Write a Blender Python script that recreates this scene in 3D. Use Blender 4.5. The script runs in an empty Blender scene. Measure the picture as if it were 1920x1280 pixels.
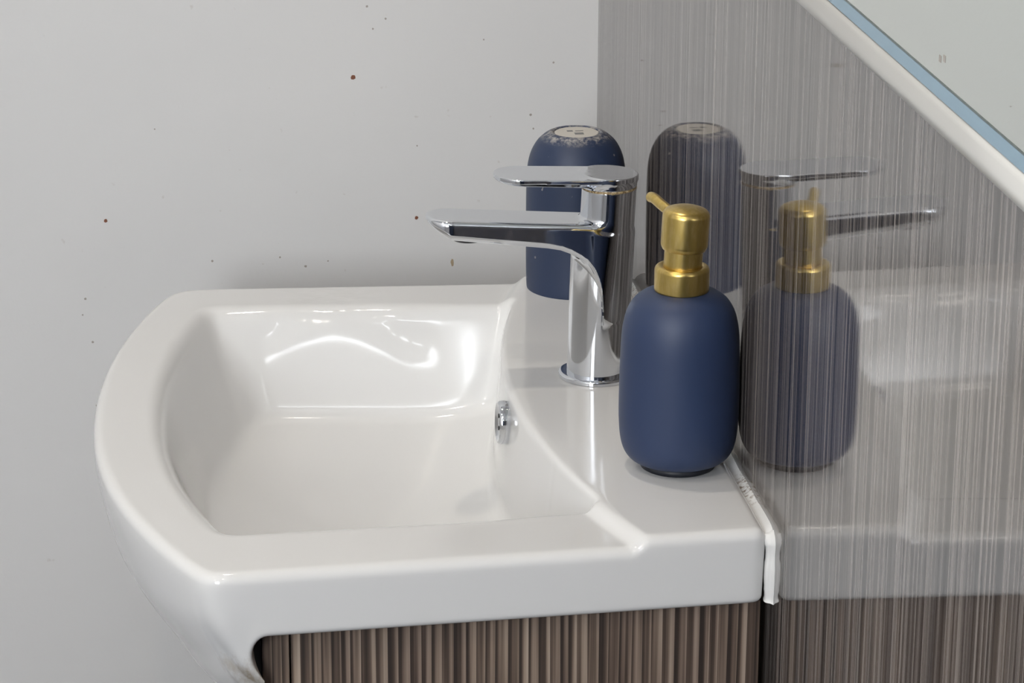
import bpy, math, random
import numpy as np
from mathutils import Matrix, Vector

scene = bpy.context.scene
COL = scene.collection

# ------------------------------------------------------------------ camera
cam_data = bpy.data.cameras.new('camera')
cam = bpy.data.objects.new('camera', cam_data)
COL.objects.link(cam)
scene.camera = cam
YAW, PITCH, ROLL, FPX = math.radians(7.476), math.radians(18.199), math.radians(.30), 5579.0
fw = Vector((math.sin(YAW) * math.cos(PITCH), math.cos(YAW) * math.cos(PITCH), -math.sin(PITCH)))
rt = Vector((math.cos(YAW), -math.sin(YAW), 0))
up = rt.cross(fw)
rt2 = rt * math.cos(ROLL) + up * math.sin(ROLL)
up2 = -rt * math.sin(ROLL) + up * math.cos(ROLL)
cam.matrix_world = Matrix(((rt2.x, up2.x, -fw.x, -.3420), (rt2.y, up2.y, -fw.y, -1.6103),
                           (rt2.z, up2.z, -fw.z, 1.4715), (0, 0, 0, 1)))
cam_data.sensor_width = 36
cam_data.lens = FPX / 1920 * 36
cam_data.clip_start = .05

# ------------------------------------------------------------------ world and exposure
world = bpy.data.worlds.new('world')
scene.world = world
world.use_nodes = True
world.node_tree.nodes['Background'].inputs[0].default_value = (.75, .85, 1, 1)
world.node_tree.nodes['Background'].inputs[1].default_value = .5
vs = scene.view_settings
vs.view_transform = 'Standard'
vs.look = 'None'
vs.gamma = 1
vs.use_curve_mapping = False
vs.exposure = -0.20
scene.cycles.max_bounces = 7
scene.cycles.diffuse_bounces = 4
scene.cycles.use_adaptive_sampling = True
scene.cycles.adaptive_threshold = .035
scene.cycles.adaptive_min_samples = 16
scene.cycles.sample_clamp_indirect = 4
scene.cycles.caustics_reflective = False
scene.cycles.caustics_refractive = False

# light strengths of the downlights and of two added windows out of view
ADDED_WINDOW_STRENGTH = 24.0
ADDED_TRANSOM_STRENGTH = 25.0
DOWNLIGHT_STRENGTH = 480.0
DOWNLIGHTS = [(-.30, .17), (-.95, -.55), (-.50, -1.25), (-1.25, -1.5)]

# room
S, RIM = .863, .857            # top of the basin's shelf, top of its lower rim
WALL_Y, NEAR_Y, LEFT_X, CEIL = .517, -2.30, -1.60, 2.40


# ================================================================== helpers
def new_obj(name, verts, faces, mat, parent=None, smooth=True, normals=None):
    me = bpy.data.meshes.new(name)
    me.from_pydata([tuple(map(float, v)) for v in verts], [], [tuple(map(int, f)) for f in faces])
    me.update()
    if smooth:
        me.polygons.foreach_set('use_smooth', [True] * len(me.polygons))
    if normals is not None:
        me.normals_split_custom_set_from_vertices([tuple(map(float, n)) for n in normals])
    if mat:
        me.materials.append(mat)
    o = bpy.data.objects.new(name, me)
    COL.objects.link(o)
    if parent is not None:
        o.parent = parent
    return o


def thing(name, label, cat, loc):
    o = bpy.data.objects.new(name, None)
    o.empty_display_size = .02
    COL.objects.link(o)
    o.location = loc
    o['label'] = label
    o['category'] = cat
    return o


def structure(o):
    o['kind'] = 'structure'
    return o


def box(name, x0, x1, y0, y1, z0, z1, mat, parent=None, bevel=0.0):
    v = [(x, y, z) for x in (x0, x1) for y in (y0, y1) for z in (z0, z1)]
    f = [(0, 1, 3, 2), (4, 6, 7, 5), (0, 4, 5, 1), (2, 3, 7, 6), (0, 2, 6, 4), (1, 5, 7, 3)]
    o = new_obj(name, v, f, mat, parent, smooth=False)
    if bevel:
        m = o.modifiers.new('bevel', 'BEVEL')
        m.width = bevel
        m.segments = 3
        m.limit_method = 'ANGLE'
        o.data.polygons.foreach_set('use_smooth', [True] * 6)
        o.modifiers.new('wn', 'WEIGHTED_NORMAL')
    return o


def dense_profile(pts, n=10, smooth=True):
    """Catmull-Rom through (r, z) points."""
    p = np.array(pts, float)
    if not smooth:
        return p
    q = np.vstack([2 * p[0] - p[1], p, 2 * p[-1] - p[-2]])
    out = []
    for i in range(1, len(q) - 2):
        for t in np.linspace(0, 1, n, endpoint=False):
            a, b, c, d = q[i - 1], q[i], q[i + 1], q[i + 2]
            out.append(.5 * (2 * b + (c - a) * t + (2 * a - 5 * b + 4 * c - d) * t * t + (3 * b - a - 3 * c + d) * t ** 3))
    out.append(p[-1])
    return np.array(out)


def lathe(name, prof, mat, parent, seg=96, smooth=True):
    prof = np.array(prof, float)
    n = len(prof)
    a = np.linspace(0, 2 * np.pi, seg, endpoint=False)
    v = np.zeros((n, seg, 3))
    v[..., 0] = np.maximum(prof[:, 0:1], 1e-6) * np.cos(a)
    v[..., 1] = np.maximum(prof[:, 0:1], 1e-6) * np.sin(a)
    v[..., 2] = prof[:, 1:2]
    f = []
    for i in range(n - 1):
        for j in range(seg):
            k = (j + 1) % seg
            f.append((i * seg + j, i * seg + k, (i + 1) * seg + k, (i + 1) * seg + j))
    return new_obj(name, v.reshape(-1, 3), f, mat, parent, smooth)


def fillet(pts, r, n=6):
    """Round the inner corners of a 2-D polyline; r is a number or a list."""
    p = [np.array(q, float) for q in pts]
    out = [p[0]]
    for i in range(1, len(p) - 1):
        ri = r[i] if isinstance(r, (list, tuple)) else r
        a, b, c = p[i - 1], p[i], p[i + 1]
        la, lc = np.linalg.norm(a - b), np.linalg.norm(c - b)
        ra = min(ri, la * .49, lc * .49)
        s, e = b + (a - b) / la * ra, b + (c - b) / lc * ra
        for t in np.linspace(0, 1, n):
            out.append((1 - t) ** 2 * s + 2 * t * (1 - t) * b + t * t * e)
    out.append(p[-1])
    return np.array(out)


def tube(name, path, radii, mat, parent=None, seg=16, flat=(1, 1), caps=True):
    path = np.array(path, float)
    n = len(path)
    radii = np.broadcast_to(np.array(radii, float), (n,))
    tan = np.gradient(path, axis=0)
    tan /= np.linalg.norm(tan, axis=1)[:, None]
    ref = np.array((1.0, 0, 0)) if abs(tan[0][0]) < .9 else np.array((0, 0, 1.0))
    v, f = [], []
    for i in range(n):
        e1 = ref - tan[i] * ref.dot(tan[i])
        e1 /= np.linalg.norm(e1)
        e2 = np.cross(tan[i], e1)
        for j in range(seg):
            a = 2 * math.pi * j / seg
            v.append(path[i] + radii[i] * (flat[0] * math.cos(a) * e1 + flat[1] * math.sin(a) * e2))
    for i in range(n - 1):
        for j in range(seg):
            k = (j + 1) % seg
            f.append((i * seg + j, i * seg + k, (i + 1) * seg + k, (i + 1) * seg + j))
    if caps:
        f.append(tuple(range(seg))[::-1])
        f.append(tuple((n - 1) * seg + j for j in range(seg)))
    return new_obj(name, v, f, mat, parent)


def surface_net(name, sdf, lo, hi, h, mat, parent):
    """Mesh the zero set of sdf(x, y, z); all in millimetres, output in metres."""
    ax = [np.arange(l, u + h, h) for l, u in zip(lo, hi)]
    X, Y, Z = np.meshgrid(*ax, indexing='ij')
    D = sdf(X, Y, Z)
    nx, ny, nz = D.shape
    ins = D < 0
    cell = np.zeros((nx - 1, ny - 1, nz - 1), int)
    for i in (0, 1):
        for j in (0, 1):
            for k in (0, 1):
                cell += ins[i:nx - 1 + i, j:ny - 1 + j, k:nz - 1 + k]
    act = (cell > 0) & (cell < 8)
    idx = -np.ones(act.shape, int)
    ci = np.argwhere(act)
    idx[act] = np.arange(len(ci))
    P = np.array(lo) + (ci + .5) * h
    e = .05

    def grad(P):
        g = np.stack([sdf(P[:, 0] + e, P[:, 1], P[:, 2]) - sdf(P[:, 0] - e, P[:, 1], P[:, 2]),
                      sdf(P[:, 0], P[:, 1] + e, P[:, 2]) - sdf(P[:, 0], P[:, 1] - e, P[:, 2]),
                      sdf(P[:, 0], P[:, 1], P[:, 2] + e) - sdf(P[:, 0], P[:, 1], P[:, 2] - e)], 1) / (2 * e)
        return g
    P0 = P.copy()
    for _ in range(6):
        g = grad(P)
        d = sdf(P[:, 0], P[:, 1], P[:, 2])
        P = P - g * (d / np.maximum((g * g).sum(1), .05))[:, None]
        P = np.clip(P, P0 - .9 * h, P0 + .9 * h)
    g = grad(P)
    nrm = g / np.maximum(np.linalg.norm(g, axis=1), 1e-9)[:, None]
    faces = []
    for axis in range(3):
        a = np.take(ins, range(0, ins.shape[axis] - 1), axis)
        b = np.take(ins, range(1, ins.shape[axis]), axis)
        ed = np.argwhere(a != b)
        o1, o2 = [(1, 2), (2, 0), (0, 1)][axis]
        ok = (ed[:, o1] > 0) & (ed[:, o2] > 0) & (ed[:, o1] < ins.shape[o1] - 1) & (ed[:, o2] < ins.shape[o2] - 1)
        ed = ed[ok]
        flip = a[tuple(ed.T)]
        q = []
        for s1, s2 in ((-1, -1), (0, -1), (0, 0), (-1, 0)):
            c = ed.copy()
            c[:, o1] += s1
            c[:, o2] += s2
            q.append(idx[tuple(c.T)])
        q = np.stack(q, 1)
        q[~flip] = q[~flip][:, ::-1]
        faces.append(q)
    faces = np.vstack(faces)
    return new_obj(name, P / 1000, faces, mat, parent, True, nrm)


def smin(a, b, k):
    h = np.clip(.5 + .5 * (b - a) / k, 0, 1)
    return b * (1 - h) + a * h - k * h * (1 - h)


def smax(a, b, k):
    return -smin(-a, -b, k)


def sstep(e0, e1, x):
    t = np.clip((x - e0) / (e1 - e0), 0, 1)
    return t * t * (3 - 2 * t)


# ================================================================== materials
def mat_new(name):
    m = bpy.data.materials.new(name)
    m.use_nodes = True
    nt = m.node_tree
    return m, nt, nt.nodes['Principled BSDF']


def N(nt, kind, **kw):
    n = nt.nodes.new(kind)
    for k, v in kw.items():
        if k.startswith('i_'):
            n.inputs[k[2:].replace('_', ' ')].default_value = v
        elif k.startswith('n_'):
            n.inputs[int(k[2:])].default_value = v
        else:
            setattr(n, k, v)
    return n


def ramp(nt, stops):
    r = nt.nodes.new('ShaderNodeValToRGB')
    el = r.color_ramp.elements
    while len(el) > 1:
        el.remove(el[-1])
    el[0].position, el[0].color = stops[0][0], (*stops[0][1], 1) if len(stops[0][1]) == 3 else stops[0][1]
    for p, c in stops[1:]:
        e = el.new(p)
        e.color = (*c, 1)
    return r


def plain(name, col, rough=.5, metal=0.0, ior=1.5, bump=None):
    m, nt, b = mat_new(name)
    b.inputs['Base Color'].default_value = (*col, 1)
    b.inputs['Roughness'].default_value = rough
    b.inputs['Metallic'].default_value = metal
    b.inputs['IOR'].default_value = ior
    if bump:
        tc = N(nt, 'ShaderNodeTexCoord')
        no = N(nt, 'ShaderNodeTexNoise', i_Scale=bump[0], i_Detail=3.0)
        bu = N(nt, 'ShaderNodeBump', i_Strength=bump[1], i_Distance=bump[2])
        nt.links.new(tc.outputs['Object'], no.inputs['Vector'])
        nt.links.new(no.outputs[0], bu.inputs['Height'])
        nt.links.new(bu.outputs[0], b.inputs['Normal'])
    return m


def stretched_noise(nt, vec, scale, detail=2.0, rough=.5, loc=(0, 0, 0)):
    mp = N(nt, 'ShaderNodeMapping')
    mp.inputs['Scale'].default_value = scale
    mp.inputs['Location'].default_value = loc
    nt.links.new(vec, mp.inputs['Vector'])
    no = N(nt, 'ShaderNodeTexNoise', i_Scale=1.0, i_Detail=detail, i_Roughness=rough)
    nt.links.new(mp.outputs[0], no.inputs['Vector'])
    return no.outputs[0]


def math_node(nt, op, a, b=None, c=None):
    n = N(nt, 'ShaderNodeMath', operation=op)
    for i, v in enumerate((a, b, c)):
        if v is None:
            continue
        if isinstance(v, (int, float)):
            n.inputs[i].default_value = v
        else:
            nt.links.new(v, n.inputs[i])
    return n.outputs[0]


def mix_col(nt, fac, a, b, blend='MIX'):
    n = N(nt, 'ShaderNodeMix', data_type='RGBA', blend_type=blend)
    for s, v in ((n.inputs[0], fac), (n.inputs[6], a), (n.inputs[7], b)):
        if isinstance(v, (int, float)):
            s.default_value = v
        elif isinstance(v, tuple):
            s.default_value = (*v, 1)
        else:
            nt.links.new(v, s)
    return n.outputs[2]


def spot_mask(nt, vec, spots, soft=.35):
    """spots: (x, y, z, radius) in object space; 1 inside."""
    tot = None
    for x, y, z, r in spots:
        d = N(nt, 'ShaderNodeVectorMath', operation='DISTANCE')
        nt.links.new(vec, d.inputs[0])
        d.inputs[1].default_value = (x, y, z)
        mr = N(nt, 'ShaderNodeMapRange')
        mr.inputs[1].default_value = r
        mr.inputs[2].default_value = r * (1 - soft)
        nt.links.new(d.outputs['Value'], mr.inputs[0])
        tot = mr.outputs[0] if tot is None else math_node(nt, 'MAXIMUM', tot, mr.outputs[0])
    return tot


# --- white painted wall with splashes
M_wall, nt, b = mat_new('white_paint')
tc = N(nt, 'ShaderNodeTexCoord')
obv = tc.outputs['Object']
n1 = stretched_noise(nt, obv, (3.5, 3.5, 3.5), 4)
base = ramp(nt, [(.3, (.70, .70, .695)), (.7, (.745, .742, .735))])
nt.links.new(n1, base.inputs[0])
n2 = stretched_noise(nt, obv, (130, 130, 130), 2)
fleck = ramp(nt, [(.74, (0, 0, 0)), (.80, (.28, .28, .28))])
nt.links.new(n2, fleck.inputs[0])
c1 = mix_col(nt, fleck.outputs[0], base.outputs[0], (.42, .37, .32))
nt.links.new(c1, b.inputs['Base Color'])
b.inputs['Roughness'].default_value = .55
bn = stretched_noise(nt, obv, (260, 260, 260), 3)
bu = N(nt, 'ShaderNodeBump', i_Strength=.12, i_Distance=.001)
nt.links.new(bn, bu.inputs['Height'])
nt.links.new(bu.outputs[0], b.inputs['Normal'])


# --- glossy striated grey wall panel
M_panel, nt, b = mat_new('striated_panel')
tc = N(nt, 'ShaderNodeTexCoord')
v = tc.outputs['Object']
fine = stretched_noise(nt, v, (0, 430, 1.6), 2, .6)
coarse = stretched_noise(nt, v, (0, 130, .9), 3, .65, (5, 3, 2))
mid = stretched_noise(nt, v, (0, 50, .5), 3, .6, (3, 7, 1))
line = stretched_noise(nt, v, (0, 300, .6), 1, .5, (9, 2, 5))
s1 = math_node(nt, 'ADD', math_node(nt, 'ADD', math_node(nt, 'MULTIPLY', fine, .48), math_node(nt, 'MULTIPLY', coarse, .42)),
               math_node(nt, 'MULTIPLY', mid, .10))
r1 = ramp(nt, [(.36, (.014, .0125, .012)), (.45, (.046, .040, .0375)), (.51, (.125, .111, .104)), (.57, (.225, .203, .190)), (.66, (.34, .315, .30))])
nt.links.new(s1, r1.inputs[0])
r2 = ramp(nt, [(.63, (0, 0, 0)), (.72, (.35, .35, .35))])
nt.links.new(line, r2.inputs[0])
col = mix_col(nt, r2.outputs[0], r1.outputs[0], (.33, .31, .29))
nt.links.new(col, b.inputs['Base Color'])
b.inputs['Roughness'].default_value = .04
b.inputs['IOR'].default_value = 1.6
b.inputs['Coat Weight'].default_value = .30
b.inputs['Coat Roughness'].default_value = .025
b.inputs['Coat IOR'].default_value = 1.6
bu = N(nt, 'ShaderNodeBump', i_Strength=.3, i_Distance=.00006)
nt.links.new(s1, bu.inputs['Height'])
nt.links.new(bu.outputs[0], b.inputs['Normal'])
nt.links.new(bu.outputs[0], b.inputs['Coat Normal'])

# --- dark streaked wood laminate
M_wood, nt, b = mat_new('dark_streaked_wood')
tc = N(nt, 'ShaderNodeTexCoord')
v = tc.outputs['Object']
w1 = stretched_noise(nt, v, (300, 300, 3.5), 2, .5)
w2 = stretched_noise(nt, v, (520, 520, 4), 3, .6, (4, 1, 2))
w3 = stretched_noise(nt, v, (24, 24, 1.2), 2, .5, (1, 8, 3))
wv = N(nt, 'ShaderNodeTexWave', wave_type='BANDS', bands_direction='X', wave_profile='SAW')
wv.inputs['Scale'].default_value = 33
wv.inputs['Distortion'].default_value = 7.0
wv.inputs['Detail'].default_value = 1.0
wv.inputs['Detail Scale'].default_value = .6
mp = N(nt, 'ShaderNodeMapping')
mp.inputs['Scale'].default_value = (1.6, 1.6, .04)
nt.links.new(v, mp.inputs['Vector'])
nt.links.new(mp.outputs[0], wv.inputs['Vector'])
mixv = math_node(nt, 'ADD', math_node(nt, 'MULTIPLY', wv.outputs['Fac'], .22),
                 math_node(nt, 'ADD', math_node(nt, 'MULTIPLY', w1, .62), math_node(nt, 'MULTIPLY', w2, .16)))
r = ramp(nt, [(.38, (.034, .025, .021)), (.46, (.078, .057, .045)), (.53, (.155, .119, .094)), (.61, (.27, .217, .175)), (.71, (.38, .32, .265))])
nt.links.new(mixv, r.inputs[0])
tint = ramp(nt, [(.35, (.80, .74, .72)), (.65, (1.15, 1.1, 1.05))])
nt.links.new(w3, tint.inputs[0])
nt.links.new(mix_col(nt, 1.0, r.outputs[0], tint.outputs[0], 'MULTIPLY'), b.inputs['Base Color'])
b.inputs['Roughness'].default_value = .48
bu = N(nt, 'ShaderNodeBump', i_Strength=.3, i_Distance=.0004)
nt.links.new(mixv, bu.inputs['Height'])
nt.links.new(bu.outputs[0], b.inputs['Normal'])

# --- white ceramic, limescale dirt low on the front by the cabinet door
M_ceramic, nt, b = mat_new('white_ceramic')
tc = N(nt, 'ShaderNodeTexCoord')
v = tc.outputs['Object']
dn = stretched_noise(nt, v, (160, 160, 60), 5, .7)
m1 = spot_mask(nt, v, [(-.290, -.124, -.070, .032)], .9)
dm = math_node(nt, 'MULTIPLY', m1, dn)
r = ramp(nt, [(.22, (0, 0, 0)), (.60, (1, 1, 1))])
nt.links.new(dm, r.inputs[0])
nt.links.new(mix_col(nt, r.outputs[0], (.755, .755, .75), (.42, .36, .28)), b.inputs['Base Color'])
b.inputs['Roughness'].default_value = .09
b.inputs['IOR'].default_value = 1.52
# made-up bump ridge, shaped so the added transom glints as an arc in the bowl
sx = N(nt, 'ShaderNodeSeparateXYZ')
nt.links.new(v, sx.inputs[0])


def remap(val, a0, a1):
    m = N(nt, 'ShaderNodeMapRange')
    m.inputs[1].default_value, m.inputs[2].default_value = a0, a1
    nt.links.new(val, m.inputs[0])
    return m.outputs[0]


tx = remap(sx.outputs['X'], -.268, -.142)


def highlight_ridge(stops, sig, amp):
    r_ = ramp(nt, [(p, (g, g, g)) for p, g in stops])
    r_.color_ramp.interpolation = 'B_SPLINE'
    nt.links.new(tx, r_.inputs[0])
    zc = math_node(nt, 'MULTIPLY_ADD', r_.outputs[0], .034, -.030)
    d_ = math_node(nt, 'DIVIDE', math_node(nt, 'SUBTRACT', sx.outputs['Z'], zc), sig)
    g_ = math_node(nt, 'EXPONENT', math_node(nt, 'MULTIPLY', math_node(nt, 'MULTIPLY', d_, d_), -1.0))
    return math_node(nt, 'MULTIPLY', g_, amp)


env = math_node(nt, 'MULTIPLY', remap(sx.outputs['X'], -.272, -.250), remap(sx.outputs['X'], -.138, -.158))
env = math_node(nt, 'MULTIPLY', env, remap(sx.outputs['Y'], .285, .300))
run = highlight_ridge([(0, .12), (.15, .34), (.35, .66), (.55, .66), (.75, .28), (.9, -.0), (1, .0)], .0105, -.0010)
wn = stretched_noise(nt, v, (55, 55, 55), 2)
run = math_node(nt, 'MULTIPLY', run, math_node(nt, 'MULTIPLY_ADD', wn, .7, .62))
bu = N(nt, 'ShaderNodeBump', i_Strength=1.0, i_Distance=1.0)
nt.links.new(math_node(nt, 'MULTIPLY', run, env), bu.inputs['Height'])
nt.links.new(bu.outputs[0], b.inputs['Normal'])

# --- chrome with faint water marks
M_chrome, nt, b = mat_new('chrome')
b.inputs['Base Color'].default_value = (.71, .73, .765, 1)
b.inputs['Metallic'].default_value = 1
tc = N(nt, 'ShaderNodeTexCoord')
cn = stretched_noise(nt, tc.outputs['Object'], (90, 90, 45), 4, .6)
r = ramp(nt, [(.45, (.035, .035, .035)), (.70, (.16, .16, .16))])
nt.links.new(cn, r.inputs[0])
nt.links.new(r.outputs[0], b.inputs['Roughness'])

M_gold, nt, b = mat_new('brushed_gold')
tc = N(nt, 'ShaderNodeTexCoord')
gn = stretched_noise(nt, tc.outputs['Object'], (500, 500, 120), 4, .6)
r = ramp(nt, [(.42, (.58, .42, .13)), (.72, (.66, .50, .20))])
nt.links.new(gn, r.inputs[0])
nt.links.new(r.outputs[0], b.inputs['Base Color'])
b.inputs['Metallic'].default_value = 1
b.inputs['Roughness'].default_value = .30

M_navy = plain('matt_navy', (.018, .034, .086), .5, bump=(900, .06, .0003))
M_navy_dark = plain('dark_navy_rubber', (.008, .010, .016), .5)

# tumbler: navy with a chalky scuffed base edge
M_tumbler, nt, b = mat_new('scuffed_navy')
tc = N(nt, 'ShaderNodeTexCoord')
v = tc.outputs['Object']
sx = N(nt, 'ShaderNodeSeparateXYZ')
nt.links.new(v, sx.inputs[0])
zz = sx.outputs['Z']
band = math_node(nt, 'MULTIPLY', math_node(nt, 'GREATER_THAN', zz, .1050),
                 math_node(nt, 'MULTIPLY', math_node(nt, 'SUBTRACT', zz, .1050), 260.0))
sn = stretched_noise(nt, v, (260, 260, 260), 5, .7)
r = ramp(nt, [(.44, (0, 0, 0)), (.66, (.85, .85, .85))])
nt.links.new(sn, r.inputs[0])
mk = math_node(nt, 'MULTIPLY', math_node(nt, 'MINIMUM', band, 1.0), r.outputs[0])
dots = stretched_noise(nt, v, (170, 170, 170), 1)
rd = ramp(nt, [(.775, (0, 0, 0)), (.80, (.45, .45, .45))])
nt.links.new(dots, rd.inputs[0])
mk = math_node(nt, 'MAXIMUM', mk, rd.outputs[0])
nt.links.new(mix_col(nt, mk, (.018, .032, .075), (.50, .47, .43)), b.inputs['Base Color'])
b.inputs['Roughness'].default_value = .48

M_sticker = plain('paper_sticker', (.62, .59, .54), .6, bump=(700, .2, .0005))
M_ink = plain('grey_ink', (.20, .20, .20), .6)
M_lime, nt, b = mat_new('gilded_limescale')
tc = N(nt, 'ShaderNodeTexCoord')
gn = stretched_noise(nt, tc.outputs['Object'], (600, 600, 600), 4, .7)
r = ramp(nt, [(.40, (.13, .085, .04)), (.52, (.42, .30, .14)), (.66, (.75, .66, .5))])
nt.links.new(gn, r.inputs[0])
nt.links.new(r.outputs[0], b.inputs['Base Color'])
b.inputs['Roughness'].default_value = .5

# silicone: white, with mould and grit where the splashback and shelf meet
M_seal, nt, b = mat_new('silicone')
tc = N(nt, 'ShaderNodeTexCoord')
v = tc.outputs['Object']
m1 = spot_mask(nt, v, [(-.004, -.050, .861, .028), (-.004, .31, .861, .05)], .6)
sn = stretched_noise(nt, v, (330, 330, 330), 4, .65)
r = ramp(nt, [(.50, (0, 0, 0)), (.60, (1, 1, 1))])
nt.links.new(sn, r.inputs[0])
nt.links.new(mix_col(nt, math_node(nt, 'MULTIPLY', m1, r.outputs[0]), (.78, .78, .77), (.27, .22, .18)), b.inputs['Base Color'])
b.inputs['Roughness'].default_value = .32

M_mirror = plain('mirror_silver', (.86, .90, .86), .015, 1.0)
M_bevel = plain('edge_blue_reflection', (.27, .40, .50), .18, .6)  # blue reflection along the bevel, painted as its base colour
M_frame = plain('white_plastic_trim', (.74, .74, .71), .22)
M_edge = plain('dark_mirror_edge', (.10, .13, .13), .4)
M_black = plain('black_gap', (.006, .007, .008), .6)
M_screw = plain('dark_steel', (.03, .03, .035), .35, .8)
M_ceiling = plain('ceiling_paint', (.80, .80, .80), .7)
M_floor, nt, b = mat_new('charcoal_floor')
tc = N(nt, 'ShaderNodeTexCoord')
fn = stretched_noise(nt, tc.outputs['Object'], (12, 12, 12), 4)
r = ramp(nt, [(.3, (.020, .026, .042)), (.7, (.036, .044, .066))])
nt.links.new(fn, r.inputs[0])
nt.links.new(r.outputs[0], b.inputs['Base Color'])
b.inputs['Roughness'].default_value = .4
M_door = plain('navy_door_paint', (.020, .030, .060), .4)


def emitter(name, col, strength):
    m = bpy.data.materials.new(name)
    m.use_nodes = True
    nt = m.node_tree
    nt.nodes.remove(nt.nodes['Principled BSDF'])
    e = N(nt, 'ShaderNodeEmission')
    e.inputs[0].default_value = (*col, 1)
    e.inputs[1].default_value = strength
    nt.links.new(e.outputs[0], nt.nodes['Material Output'].inputs[0])
    return m


M_lamp = emitter('lamp_glow', (1, .91, .79), DOWNLIGHT_STRENGTH)
M_pane = emitter('added_fill_pane', (.93, .96, 1.0), ADDED_WINDOW_STRENGTH)  # glow of the added fill window
M_added_transom = emitter('added_transom_glow', (.92, .96, 1.0), ADDED_TRANSOM_STRENGTH)  # glow of the added transom

# ================================================================== the room
structure(box('floor', LEFT_X, .10, NEAR_Y, WALL_Y, -.05, 0, M_floor))
structure(box('ceiling', LEFT_X, .10, NEAR_Y, WALL_Y, CEIL, CEIL + .05, M_ceiling))
wall_back = structure(box('wall_back', LEFT_X, .10, WALL_Y, WALL_Y + .10, 0, CEIL, M_wall))
structure(box('wall_right', 0, .10, NEAR_Y, WALL_Y, 0, CEIL, M_panel))
structure(box('wall_left', LEFT_X - .10, LEFT_X, NEAR_Y, WALL_Y, 0, CEIL, M_ceiling))
structure(box('wall_front', LEFT_X, .10, NEAR_Y - .10, NEAR_Y, 0, CEIL, M_ceiling))

d = structure(box('door_1', -.80, -.02, NEAR_Y, NEAR_Y + .04, 0, 1.98, M_door, bevel=.004))
tube('door_handle', [(-.72, NEAR_Y + .045, 1.0), (-.72, NEAR_Y + .09, 1.0), (-.70, NEAR_Y + .095, 1.0), (-.62, NEAR_Y + .095, 1.0)],
     .009, M_chrome, d, 12)
w = structure(box('added_window_1', -1.45, -.90, NEAR_Y, NEAR_Y + .02, 1.10, 2.10, M_pane))  # unseen window added as soft cool fill from behind the camera
for nm, a in (('added_window_frame', (-1.49, -1.45, 1.06, 2.14)), ('added_window_frame', (-.90, -.86, 1.06, 2.14)),
              ('added_window_frame', (-1.45, -.90, 1.06, 1.10)), ('added_window_frame', (-1.45, -.90, 2.10, 2.14))):
    box(nm, a[0], a[1], NEAR_Y, NEAR_Y + .05, a[2], a[3], M_frame, w, .004)
w = structure(box('added_window_2', -.52, -.24, NEAR_Y, NEAR_Y + .02, 2.25, 2.32, M_added_transom))  # unseen bright strip added to make the swirl highlight in the bowl
for a in ((-.55, -.52, 2.22, 2.35), (-.24, -.21, 2.22, 2.35), (-.52, -.24, 2.22, 2.25), (-.52, -.24, 2.32, 2.35)):
    box('added_window_frame', a[0], a[1], NEAR_Y, NEAR_Y + .05, a[2], a[3], M_frame, w, .004)

where = ['above the wash basin', 'in the middle of the room', 'near the splashback by the door', 'near the added fill window']
for (x, y), wh in zip(DOWNLIGHTS, where):
    t = thing('ceiling_downlight', 'round recessed ceiling downlight ' + wh, 'light', (x, y, CEIL))
    lathe('bezel', [(.030, -.001), (.034, -.006), (.044, -.005), (.046, 0)], M_frame, t, 40)
    lathe('lamp', [(0, -.003), (.031, -.003)], M_lamp, t, 12, False)

# ================================================================== wash basin
Y0 = .126


def shelf_arc(y):
    R = .693
    return -.1145 + R - np.sqrt(R * R - np.clip(np.abs(y - Y0), 0, .3) ** 2)


def resample(poly, step):
    p = np.vstack([poly, poly[:1]])
    s = np.concatenate([[0], np.cumsum(np.linalg.norm(np.diff(p, axis=0), axis=1))])
    n = int(s[-1] / step)
    t = np.linspace(0, s[-1], n, endpoint=False)
    return np.stack([np.interp(t, s, p[:, 0]), np.interp(t, s, p[:, 1])], 1)


def gsmooth(p, sig):
    k = int(4 * sig) + 1
    w = np.exp(-.5 * (np.arange(-k, k + 1) / sig) ** 2)
    w /= w.sum()
    out = np.zeros_like(p)
    for i, wi in zip(range(-k, k + 1), w):
        out += wi * np.roll(p, i, axis=0)
    return out


def rounded(poly, sig_front, sig_back, xsplit0, xsplit1):
    p = resample(np.array(poly), .0005)
    a, b_ = gsmooth(p, sig_front / .0005), gsmooth(p, sig_back / .0005)
    w = sstep(xsplit0, xsplit1, p[:, 0])[:, None]
    return a * (1 - w) + b_ * w


def front_arc(x_mid, y_mid, ya, xa, yb, xb, n=40, power=2.1):
    ys = np.linspace(ya, yb, n)
    out = []
    for y in ys:
        xe, h = (xa, y_mid - ya) if y < y_mid else (xb, yb - y_mid)
        out.append((x_mid + (xe - x_mid) * (abs(y - y_mid) / h) ** power, y))
    return out


XB = -.0036
O_poly = [(XB, -.1205)] + front_arc(-.3728, .108, -.1370, -.3135, .3890, -.3195) + [(XB, .3725)]
O_a, O_b = rounded(O_poly, .0085, .005, -.20, -.10), rounded(O_poly, .0150, .005, -.20, -.10)
wy = sstep(.20, .30, O_a[:, 1])[:, None]
O_poly = O_a * (1 - wy) + O_b * wy
ys = np.linspace(.3215, -.0655, 40)
I_poly = front_arc(-.3318, .112, -.0735, -.3000, .3360, -.2965) + [(float(shelf_arc(y)) - .001, y) for y in ys]
I_poly = rounded(I_poly, .006, .004, -.20, -.10)
ysb = np.linspace(.292, -.038, 40)
B_poly = front_arc(-.3035, .112, -.043, -.272, .305, -.266) + [(float(shelf_arc(y)) - .006, y) for y in ysb]
B_poly = rounded(B_poly, .010, .008, -.20, -.10)
CEN = np.array((-.205, .126))


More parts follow.
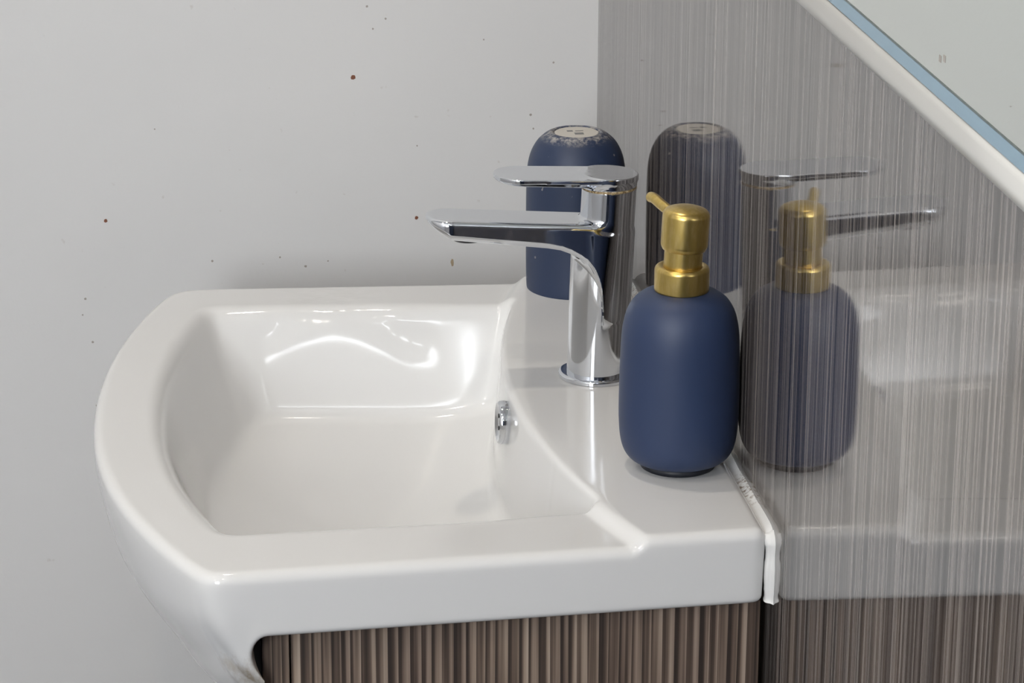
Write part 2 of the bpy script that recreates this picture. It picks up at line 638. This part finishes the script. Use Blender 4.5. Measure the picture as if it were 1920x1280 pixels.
def polar(poly):
    d = poly - CEN
    a = np.arctan2(d[:, 1], d[:, 0])
    r = np.hypot(d[:, 0], d[:, 1])
    o = np.argsort(a)
    a, r = a[o], r[o]
    a = np.concatenate([a - 2 * np.pi, a, a + 2 * np.pi])
    r = np.concatenate([r, r, r])
    return lambda th: np.interp(th, a, r)


pO, pI, pB = polar(O_poly), polar(I_poly), polar(B_poly)
oo = resample(O_poly, .0021)
TH = np.sort(np.arctan2(oo[:, 1] - CEN[1], oo[:, 0] - CEN[0]))
NT = len(TH)
U = np.stack([np.cos(TH), np.sin(TH)], 1)
rO, rI, rB = pO(TH), pI(TH), pB(TH)


def smooth_ring(a, n=3):
    for _ in range(n):
        a = .25 * np.roll(a, 1) + .5 * a + .25 * np.roll(a, -1)
    return a


rO, rI, rB = smooth_ring(rO, 2), smooth_ring(rI, 2), smooth_ring(rB, 2)
Oxy, Ixy, Bxy = CEN + U * rO[:, None], CEN + U * rI[:, None], CEN + U * rB[:, None]
# outward normals of the outer outline
tg = np.roll(Oxy, -1, 0) - np.roll(Oxy, 1, 0)
NO = np.stack([tg[:, 1], -tg[:, 0]], 1)
NO /= np.linalg.norm(NO, axis=1)[:, None]
ti = np.roll(Ixy, -1, 0) - np.roll(Ixy, 1, 0)
NI = np.stack([ti[:, 1], -ti[:, 0]], 1)
NI /= np.linalg.norm(NI, axis=1)[:, None]


def ztop(xy):
    a = shelf_arc(xy[:, 1])
    return RIM + (S - RIM) * sstep(-.0125, -.001, xy[:, 0] - a)


def P3(xy, z):
    return np.concatenate([xy, np.broadcast_to(np.asarray(z), (len(xy),))[:, None]], 1)


rings = []
# outer skirt, bottom to top, blended between the plain slab edge and the bellied front
FR = .0065                       # top edge radius
ZB = .8187
zt_edge = ztop(Oxy)
M = 26
# side: (inset, z) path
zs = zt_edge - FR
prof_side = []
for k in range(M):
    t = k / (M - 1)
    if t < .55:
        ins, zz_ = np.zeros(NT) + .0010 * (t / .55), zs + (ZB + .004 - zs) * (t / .55)
    elif t < .75:
        a = (t - .55) / .20 * math.pi / 2
        ins, zz_ = np.full(NT, .0010 + .004 * (1 - math.cos(a))), np.full(NT, ZB + .004 * (1 - math.sin(a)))
    else:
        ins, zz_ = np.full(NT, .005 + .012 * (t - .75) / .25), np.full(NT, ZB)
    prof_side.append((Oxy - NO * ins[:, None], zz_))
gf = dense_profile([(0, 0), (.015, .10), (.10, .31), (.24, .47), (.43, .63), (.61, .79), (.80, .90), (1.0, 1.0)], 20)
sl = np.concatenate([[0], np.cumsum(np.hypot(*np.diff(gf, axis=0).T))])
H = .060 + .088 * np.clip(1 - ((Oxy[:, 1] - Y0) / .262) ** 2, 0, 1) ** .8
prof_front = []
for k in range(M):
    s_ = sl[-1] * k / (M - 1)
    f_, g_ = np.interp(s_, sl, gf[:, 0]), np.interp(s_, sl, gf[:, 1])
    yend = np.abs(Oxy[:, 1] - Y0) * .965
    endx = -.2885 + .0065 * sstep(.2385, .2460, yend)
    x = Oxy[:, 0] + (endx - Oxy[:, 0]) * f_
    y = Y0 + (Oxy[:, 1] - Y0) * (1 - .035 * f_)
    prof_front.append((np.stack([x, y], 1), zs - H * g_))
wgt = sstep(-.2800, -.3030, Oxy[:, 0])
for k in range(M - 1, -1, -1):
    a, za = prof_side[k]
    c, zc = prof_front[k]
    xy = a * (1 - wgt)[:, None] + c * wgt[:, None]
    rings.append(P3(xy, za * (1 - wgt) + zc * wgt))
# top outer edge fillet
for t in np.linspace(0, 1, 8)[1:]:
    ins = FR * (1 - math.cos(t * math.pi / 2))
    xy = Oxy - NO * ins
    rings.append(P3(xy, ztop(xy) - FR * (1 - math.sin(t * math.pi / 2))))
outer_in = Oxy - NO * FR
# inner edge fillet start
back = sstep(-.16, -.11, Ixy[:, 0])
fr = .0085 * (1 - back) + .0045 * back
inner_out = Ixy + NI * fr[:, None]
for t in np.linspace(0, 1, 22)[1:-1]:
    xy = outer_in * (1 - t) + inner_out * t
    rings.append(P3(xy, ztop(xy)))
ZF = .787
zi = ztop(inner_out)
I3 = P3(Ixy, zi)
ZD = .762


def zfloor(xy):
    dx, dy = xy[:, 0] - CEN[0], xy[:, 1] - CEN[1]
    u = np.abs(dx) / np.where(dx < 0, .0985, .088)
    w_ = np.abs(dy) / np.where(dy < 0, .168, .176)
    return ZD + (ZF - ZD) * ((u ** 6 + w_ ** 6) ** (1 / 6)) ** 1.4


B3 = P3(Bxy, zfloor(Bxy))
wd = B3 - I3
wl = np.linalg.norm(wd, axis=1)[:, None]
wd = wd / wl
A3 = P3(inner_out, zi)
E3 = I3 + wd * (fr * 1.3)[:, None]
for t in np.linspace(0, 1, 9):
    rings.append((1 - t) ** 2 * A3 + 2 * t * (1 - t) * I3 + t * t * E3)
RC = .0085
F3 = B3 - wd * RC
for t in np.linspace(0, 1, 12)[1:-1]:
    rings.append(E3 * (1 - t) + F3 * t)
Gxy = Bxy - U * RC
G3 = P3(Gxy, zfloor(Gxy))
for t in np.linspace(0, 1, 9):
    rings.append((1 - t) ** 2 * F3 + 2 * t * (1 - t) * B3 + t * t * G3)
for t in np.linspace(0, 1, 14)[1:]:
    t2 = min(t, .93)
    xy = Gxy * (1 - t2) + CEN * t2
    rings.append(P3(xy, zfloor(xy)))
    if t2 == .93:
        break

ORG = np.array((0, 0, S))          # the basin's own origin: shelf top at the splashback
V = np.vstack(rings) - ORG
Fq = []
K = len(rings)
for k in range(K - 1):
    for j in range(NT):
        j2 = (j + 1) % NT
        Fq.append((k * NT + j, k * NT + j2, (k + 1) * NT + j2, (k + 1) * NT + j))
basin = thing('wash_basin', 'white ceramic wash basin with raised tap shelf on the wooden cabinet', 'basin', ORG)
new_obj('bowl', V, Fq, M_ceramic, basin)
# overflow ring under the shelf and the drain in the floor of the bowl
ovc = (float(shelf_arc(np.array(.126))) - .0045, .126, .8428)
ov = lathe('overflow_ring', fillet([(.0, .0012), (.0045, .0012), (.0060, .0022), (.0090, .0022), (.0126, .0045), (.0136, .0030), (.0138, .0), (.0128, -.010)], .0012, 5), M_chrome, basin, 64)
ov.matrix_local = Matrix.Translation(Vector(ovc) - Vector(ORG)) @ Matrix.Rotation(math.radians(-88), 4, 'Y')
for a in range(6):
    aa = a * math.pi / 3 + .3
    h = lathe('overflow_slot', [(0, .0026), (.0014, .0026), (.0014, .001)], M_screw, ov, 14)
    h.location = (.0076 * math.cos(aa), .0076 * math.sin(aa), 0)
dr = lathe('drain', fillet([(0, .004), (.014, .0035), (.020, .0022), (.026, .0018), (.028, 0.0), (.028, -.01)], .002, 5), M_chrome, basin, 64)
dr.location = Vector((CEN[0], CEN[1], ZD + .001)) - Vector(ORG)

# ================================================================== vanity cabinet
CX0, CX1, CYA, CYB, CZ = -.2872, -.0050, -.1125, .3640, .8180
cab = thing('vanity_cabinet', 'dark streaked wood vanity cabinet under the white basin', 'cabinet', (-.14, .126, .08))


def cpart(name, x0, x1, y0, y1, z0, z1, mat, bev=.0006):
    o = box(name, x0, x1, y0, y1, z0, z1, mat, None, bev)
    o.parent = cab
    o.matrix_parent_inverse = Matrix.Translation(-Vector(cab.location))
    return o


cpart('side_panel', CX0 + .0206, CX1, CYA, CYA + .016, .08, CZ, M_wood)
cpart('side_panel', CX0 + .0206, CX1, CYB - .016, CYB, .08, CZ, M_wood)
cpart('bottom_panel', CX0 + .0206, CX1, CYA + .016, CYB - .016, .08, .096, M_wood)
door = cpart('door', CX0 + .0045, CX0 + .0196, CYA, CYB, .08, .684, M_wood)
cpart('front_stile', CX0 + .0046, CX0 + .0196, CYA, CYA + .030, .686, CZ, M_wood)
cpart('painted_shadow_gap', CX0, CX0 + .0044, CYA + .0008, CYA + .030, .686, CZ, M_black, .0003)  # solid black strip standing in for the shadow gap along the cabinet edge
cpart('front_stile', CX0 + .0045, CX0 + .0196, CYB - .030, CYB, .686, CZ, M_wood)
hd = tube('handle', [(CX0 + .003, .02, .40), (CX0 - .022, .02, .40), (CX0 - .022, .02, .54), (CX0 + .003, .02, .54)], .005, M_chrome, None, 12)
hd.parent = door
hd.matrix_parent_inverse = Matrix.Translation(-Vector(cab.location))
cpart('kickboard', CX0 + .05, CX1, CYA + .02, CYB - .02, 0, .08, M_black)

# ================================================================== silicone bead
sec = fillet([(.0004, .0024), (-.0028, -.0004), (-.0060, -.0012), (-.0078, -.0030), (-.0078, -.0060), (.0004, -.0060)], .0012, 4)
bead = [((y, S - .0030), (0.0, 1.0)) for y in np.linspace(.366, -.1105, 110)]
for a in np.linspace(0, math.pi / 2, 12)[1:]:
    bead.append(((-.1105 - .0085 * math.sin(a), S - .0115 + .0085 * math.cos(a)), (-math.sin(a), math.cos(a))))
bead += [((-.1190, z), (-1.0, 0.0)) for z in np.linspace(.850, .8192, 16)]
rr = random.Random(4)
v_, f_ = [], []
for i, ((y, z), (ny, nz)) in enumerate(bead):
    wob_ = .00035 * math.sin(i * .55) + rr.uniform(-.00018, .00018)
    g_ = .0016 if i > 112 else 0.0
    for x, h in sec:
        hh = h + (wob_ + g_ if h > -.0055 else 0)
        v_.append((x * (1 - .45 * sstep(108, 118, i)) - (wob_ if x < -.001 else 0), y + ny * hh, z + nz * hh))
n_ = len(sec)
for i in range(len(bead) - 1):
    for j in range(n_ - 1):
        f_.append((i * n_ + j, i * n_ + j + 1, (i + 1) * n_ + j + 1, (i + 1) * n_ + j))
f_ += [tuple(range(n_)), tuple(range((len(bead) - 1) * n_, len(bead) * n_))[::-1]]
structure(new_obj('trim_1', v_, f_, M_seal))

# ================================================================== tap (millimetre field, local origin at the foot)
TAP = (-.0566, .152, S)
tap = thing('mixer_tap', 'chrome single lever mixer tap standing on the basin shelf', 'tap', TAP)


def sd_body(x, y, z):
    # stem
    Rr = 19.0 + .036 * z
    L = -19.1 + .022 * z
    cx, rx = (Rr + L) / 2, (Rr - L) / 2
    ry = 18.6 - .012 * z
    q = np.sqrt(((x - cx) / rx) ** 2 + (y / ry) ** 2)
    stem = (q - 1) * np.minimum(rx, ry)
    stem = smax(smax(stem, z - 97, 3), 1 - z, .5)
    # neck under the lever
    neck = np.sqrt((x - 6.2 + .042 * (123 - z)) ** 2 + y ** 2) - 17.0
    neck = smax(smax(neck, z - 123.2, .8), 40 - z, 2)
    # spout
    zt = 103.2 - .061 * (x + 10)
    zb = 87.6 - .118 * (x + 26)
    zb = np.where(x > -34, np.interp(x, [-34, -26, -20, -14, -9, -5, -2, 0, 1], [88.54, 87.0, 84.6, 81.2, 77.2, 72.2, 66, 58, 40]), zb)
    zb = np.maximum(zb, 96 + (-95 - x) * .66)
    rad = 17.3 + .035 * np.maximum(0, zt - 2.2 - z)
    seg = np.clip(x, -92.3, -6)
    pl = (np.sqrt((x - seg) ** 2 + y * y) - rad) * .9
    sp_ = smax(smax(pl, z - zt, 4.0), (zb - z) * .95, 4.5)
    d = smin(stem, neck, 2.0)
    under = smin(d, sp_, 4.0)
    over = smin(d, sp_, 3.5)
    w = sstep(96, 104, z)
    return under * (1 - w) + over * w


surface_net('body', sd_body, (-113, -22, -1), (27, 22, 126), .8, M_chrome, tap)


def sd_lever(x, y, z):
    zt = 131.6 - .034 * (x - 6)
    zb = 126.4 - .058 * (x + 17)
    rad = 18.0 - 1.1 * np.maximum(0, zt - 2.6 - z)
    seg = np.clip(x, -48.3, 5.6)
    pl = (np.sqrt((x - seg) ** 2 + y * y) - rad) * .8
    lev = smax(smax(pl, z - zt, .7), zb - z, 1.5)
    cap = np.sqrt((x - 5.8) ** 2 + y * y) - 17.7
    cap = smax(smax(cap, z - zt, .7), 124.1 - z, .6)
    return smin(lev, cap, 3.0)


surface_net('lever', sd_lever, (-69, -21, 121), (27, 21, 137), .7, M_chrome, tap)
lathe('base_flange', fillet([(.017, .0034), (.0222, .0034), (.0243, .0028), (.0243, .0002)], .0010, 5), M_chrome, tap, 96)
o = lathe('gilded_ring', fillet([(.010, .1224), (.0170, .1224), (.0176, .1234), (.0171, .1244), (.010, .1244)], .0003, 3), M_lime, tap, 80)
o.location = (.0060, 0, 0)
o['label'] = 'gold crusted ring under the lever'
o = lathe('grub_screw', [(0, .0004), (.0017, .0004), (.0019, -.001)], M_screw, tap, 18)
q = np.array((-14.0, -12.5, 83.6))
for _ in range(12):
    g = np.array([sd_body(*(q + e)) - sd_body(*(q - e)) for e in np.eye(3) * .05]) / .1
    q = q - g * sd_body(*q) / g.dot(g)
o.matrix_local = Matrix.Translation(Vector(q) * .001) @ Vector(g).to_track_quat('Z', 'Y').to_matrix().to_4x4()
lathe('aerator', [(0, -.0015), (.0095, -.0015), (.0105, 0), (.0105, .004)], M_screw, tap, 40).location = (-.082, 0, .0935)

# ================================================================== soap dispenser
BX, BY = -.0352, -.0145
soap = thing('soap_dispenser', 'matt navy soap dispenser with gold pump on the shelf corner', 'soap dispenser', (BX, BY, S))
mm = .001
bp_ = dense_profile([(19, 4.0), (23.5, 4.4), (28.3, 6.8), (31.6, 11.2), (33.6, 18), (34.5, 27), (34.8, 38), (34.6, 56), (34.1, 74),
                     (33.2, 85), (31.0, 94), (27.2, 100.6), (22.0, 104.6), (17.5, 106.4), (13.0, 107.0)], 8) * mm
lathe('bottle', bp_, M_navy, soap, 128)
lathe('foot', np.array([(0, 0), (20.6, 0), (21.6, .6), (21.4, 4.4), (15, 4.6)]) * mm, M_navy_dark, soap, 96)
lathe('collar', fillet(np.array([(10, 106.5), (15.4, 106.6), (15.7, 107.2), (15.7, 119.6), (14.6, 121.2), (12.6, 121.6), (10, 120.8)]) * mm, .0012, 5), M_gold, soap, 96)
lathe('collar_gap', np.array([(10, 106.2), (15.2, 106.2), (15.2, 107.0)]) * mm, M_black, soap, 64)
neck = lathe('pump_neck', np.array([(0, 0), (11.0, 0), (11.0, 14), (0, 14)]) * mm, M_gold, soap, 80, True)
neck.data.polygons.foreach_set('use_smooth', [False] * len(neck.data.polygons))
head = lathe('pump_head', fillet(np.array([(9, 11.4), (12.3, 11.4), (13.5, 13.8), (13.5, 32.6), (11.8, 34.9), (6, 36.8), (0, 37.2)]) * mm,
                                 [0, .0004, .0012, .003, .003, .004, 0], 6), M_gold, soap, 96)
lean = Matrix.Translation((.0003, 0, .1195)) @ Matrix.Rotation(math.radians(2.6), 4, 'Y')
neck.matrix_local = lean
head.matrix_local = lean
noz = [(-.004, .006, .0295), (-.0075, .0125, .0305), (-.0105, .0195, .0318), (-.0128, .0265, .0330), (-.0140, .0310, .0331), (-.0146, .0335, .0326)]
nz = tube('nozzle', dense_profile(noz, 6), .0031, M_gold, head, 20)

# ================================================================== upturned tumbler
tumb = thing('tumbler', 'upturned matt navy tumbler with a round sticker behind the tap', 'tumbler', (-.0420, .3425, S))
tp = dense_profile([(20, 104), (27.5, 92), (31.0, 74), (31.3, 50), (31.3, 2), (32.6, .1), (33.6, 1.2), (34.0, 14), (34.2, 40), (34.2, 72), (33.7, 84), (31.6, 94.5),
                    (27.6, 102.5), (22.6, 107.6), (18.8, 109.9), (17.2, 110.3), (16.0, 109.9), (15.2, 109.2), (10, 109.1), (0, 109.1)], 8) * mm
lathe('cup', tp, M_tumbler, tumb, 128)
st = lathe('sticker', np.array([(0, 109.9), (14.6, 109.9), (15.0, 109.6), (15.0, 109.2)]) * mm, M_sticker, tumb, 64, False)
st['label'] = 'round off-white paper sticker'
for x0, x1, y0, y1 in ((-.0062, -.0022, .0015, .0050), (-.0020, .0042, -.0070, -.0018), (-.0005, .0050, .0022, .0040)):
    box('print_mark', x0, x1, y0, y1, .10985, .10998, M_ink, st)

# ================================================================== mirror with its bottom trim
mir = thing('wall_mirror', 'wall mirror with a white trim strip on the grey striated panel', 'mirror', (0, -.5, 1.1660))


def strip(name, prof, mat, y0=-1.6, y1=.30):
    prof = np.array(prof, float)
    n = len(prof)
    v = [(x, y + .5, z) for y in (y0, y1) for x, z in prof]
    f = [(i, i + 1, n + i + 1, n + i) for i in range(n - 1)]
    f += [tuple(range(n))[::-1], tuple(range(n, 2 * n))]
    return new_obj(name, v, f, mat, mir)


strip('trim_strip', fillet([(0, .0015), (-.0085, .0), (-.0105, .0045), (-.0086, .0142), (0, .0150)], .003, 6), M_frame)
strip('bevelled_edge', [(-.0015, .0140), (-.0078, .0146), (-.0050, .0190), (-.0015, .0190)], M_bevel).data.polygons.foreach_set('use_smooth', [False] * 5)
strip('dark_line', [(-.0015, .0190), (-.0053, .0190), (-.0053, .0198), (-.0015, .0198)], M_edge).data.polygons.foreach_set('use_smooth', [False] * 5)
box('glass', -.0050, -.0005, -1.1, .80, .0198, .9, M_mirror, mir)

# ================================================================== splashes on the back wall
M_splash = plain('dried_brown_splash', (.20, .075, .04), .6)
M_fleck = plain('grey_fleck', (.36, .33, .30), .6)


def wall_at(px, py):
    d = fw + rt2 * ((px - 960) / FPX) - up2 * ((py - 640) / FPX)
    t = (WALL_Y - (-1.6103)) / d.y
    return (-.3420 + d.x * t, WALL_Y, 1.4715 + d.z * t)


for px in (1763, 1771):
    d_ = fw + rt2 * ((px - 960) / FPX) - up2 * ((110 - 640) / FPX)
    t_ = (-.0050 + .3420) / d_.x
    y_, z_ = -1.6103 + d_.y * t_ + .5, 1.4715 + d_.z * t_ - mir.location.z
    box('grey_mark', -.00515, -.0050, y_ - .0016, y_ + .0016, z_ - .0014, z_ + .0014, M_fleck, mir)

rs = random.Random(11)


def splash(name, px, py, r, mat, tall=1.0):
    c = wall_at(px, py)
    n = 14
    pts = [(c[0] + r * math.cos(a) * q, c[2] + tall * r * math.sin(a) * q)
           for a, q in ((2 * math.pi * i / n, rs.uniform(.82, 1.12)) for i in range(n))]
    v = [(x, WALL_Y - .00025, z) for x, z in pts] + [(x, WALL_Y + .0002, z) for x, z in pts]
    f = [tuple(range(n))] + [(i, n + i, n + (i + 1) % n, (i + 1) % n) for i in range(n)]
    new_obj(name, v, f, mat, wall_back, False)


for px, py, r in ((662, 145, .0018), (198, 414, .0014), (781, 408, .0013)):
    splash('brown_splash', px, py, r, M_splash)
splash('brown_splash', 848, 492, .0012, plain('tan_drip', (.42, .33, .22), .6), 2.4)
for px, py, r in ((573, 499, .0010), (398, 489, .0009), (688, 12, .0009), (723, 35, .0008), (699, 54, .0007), (995, 215, .0010),
                  (1038, 117, .0008), (160, 560, .0009), (182, 760, .0009), (174, 641, .0009), (290, 242, .0006), (525, 482, .0007),
                  (1000, 241, .0007), (615, 489, .0006), (907, 74, .0006), (782, 273, .0006), (155, 590, .0006)):
    splash('grey_fleck', px, py, r, M_fleck)
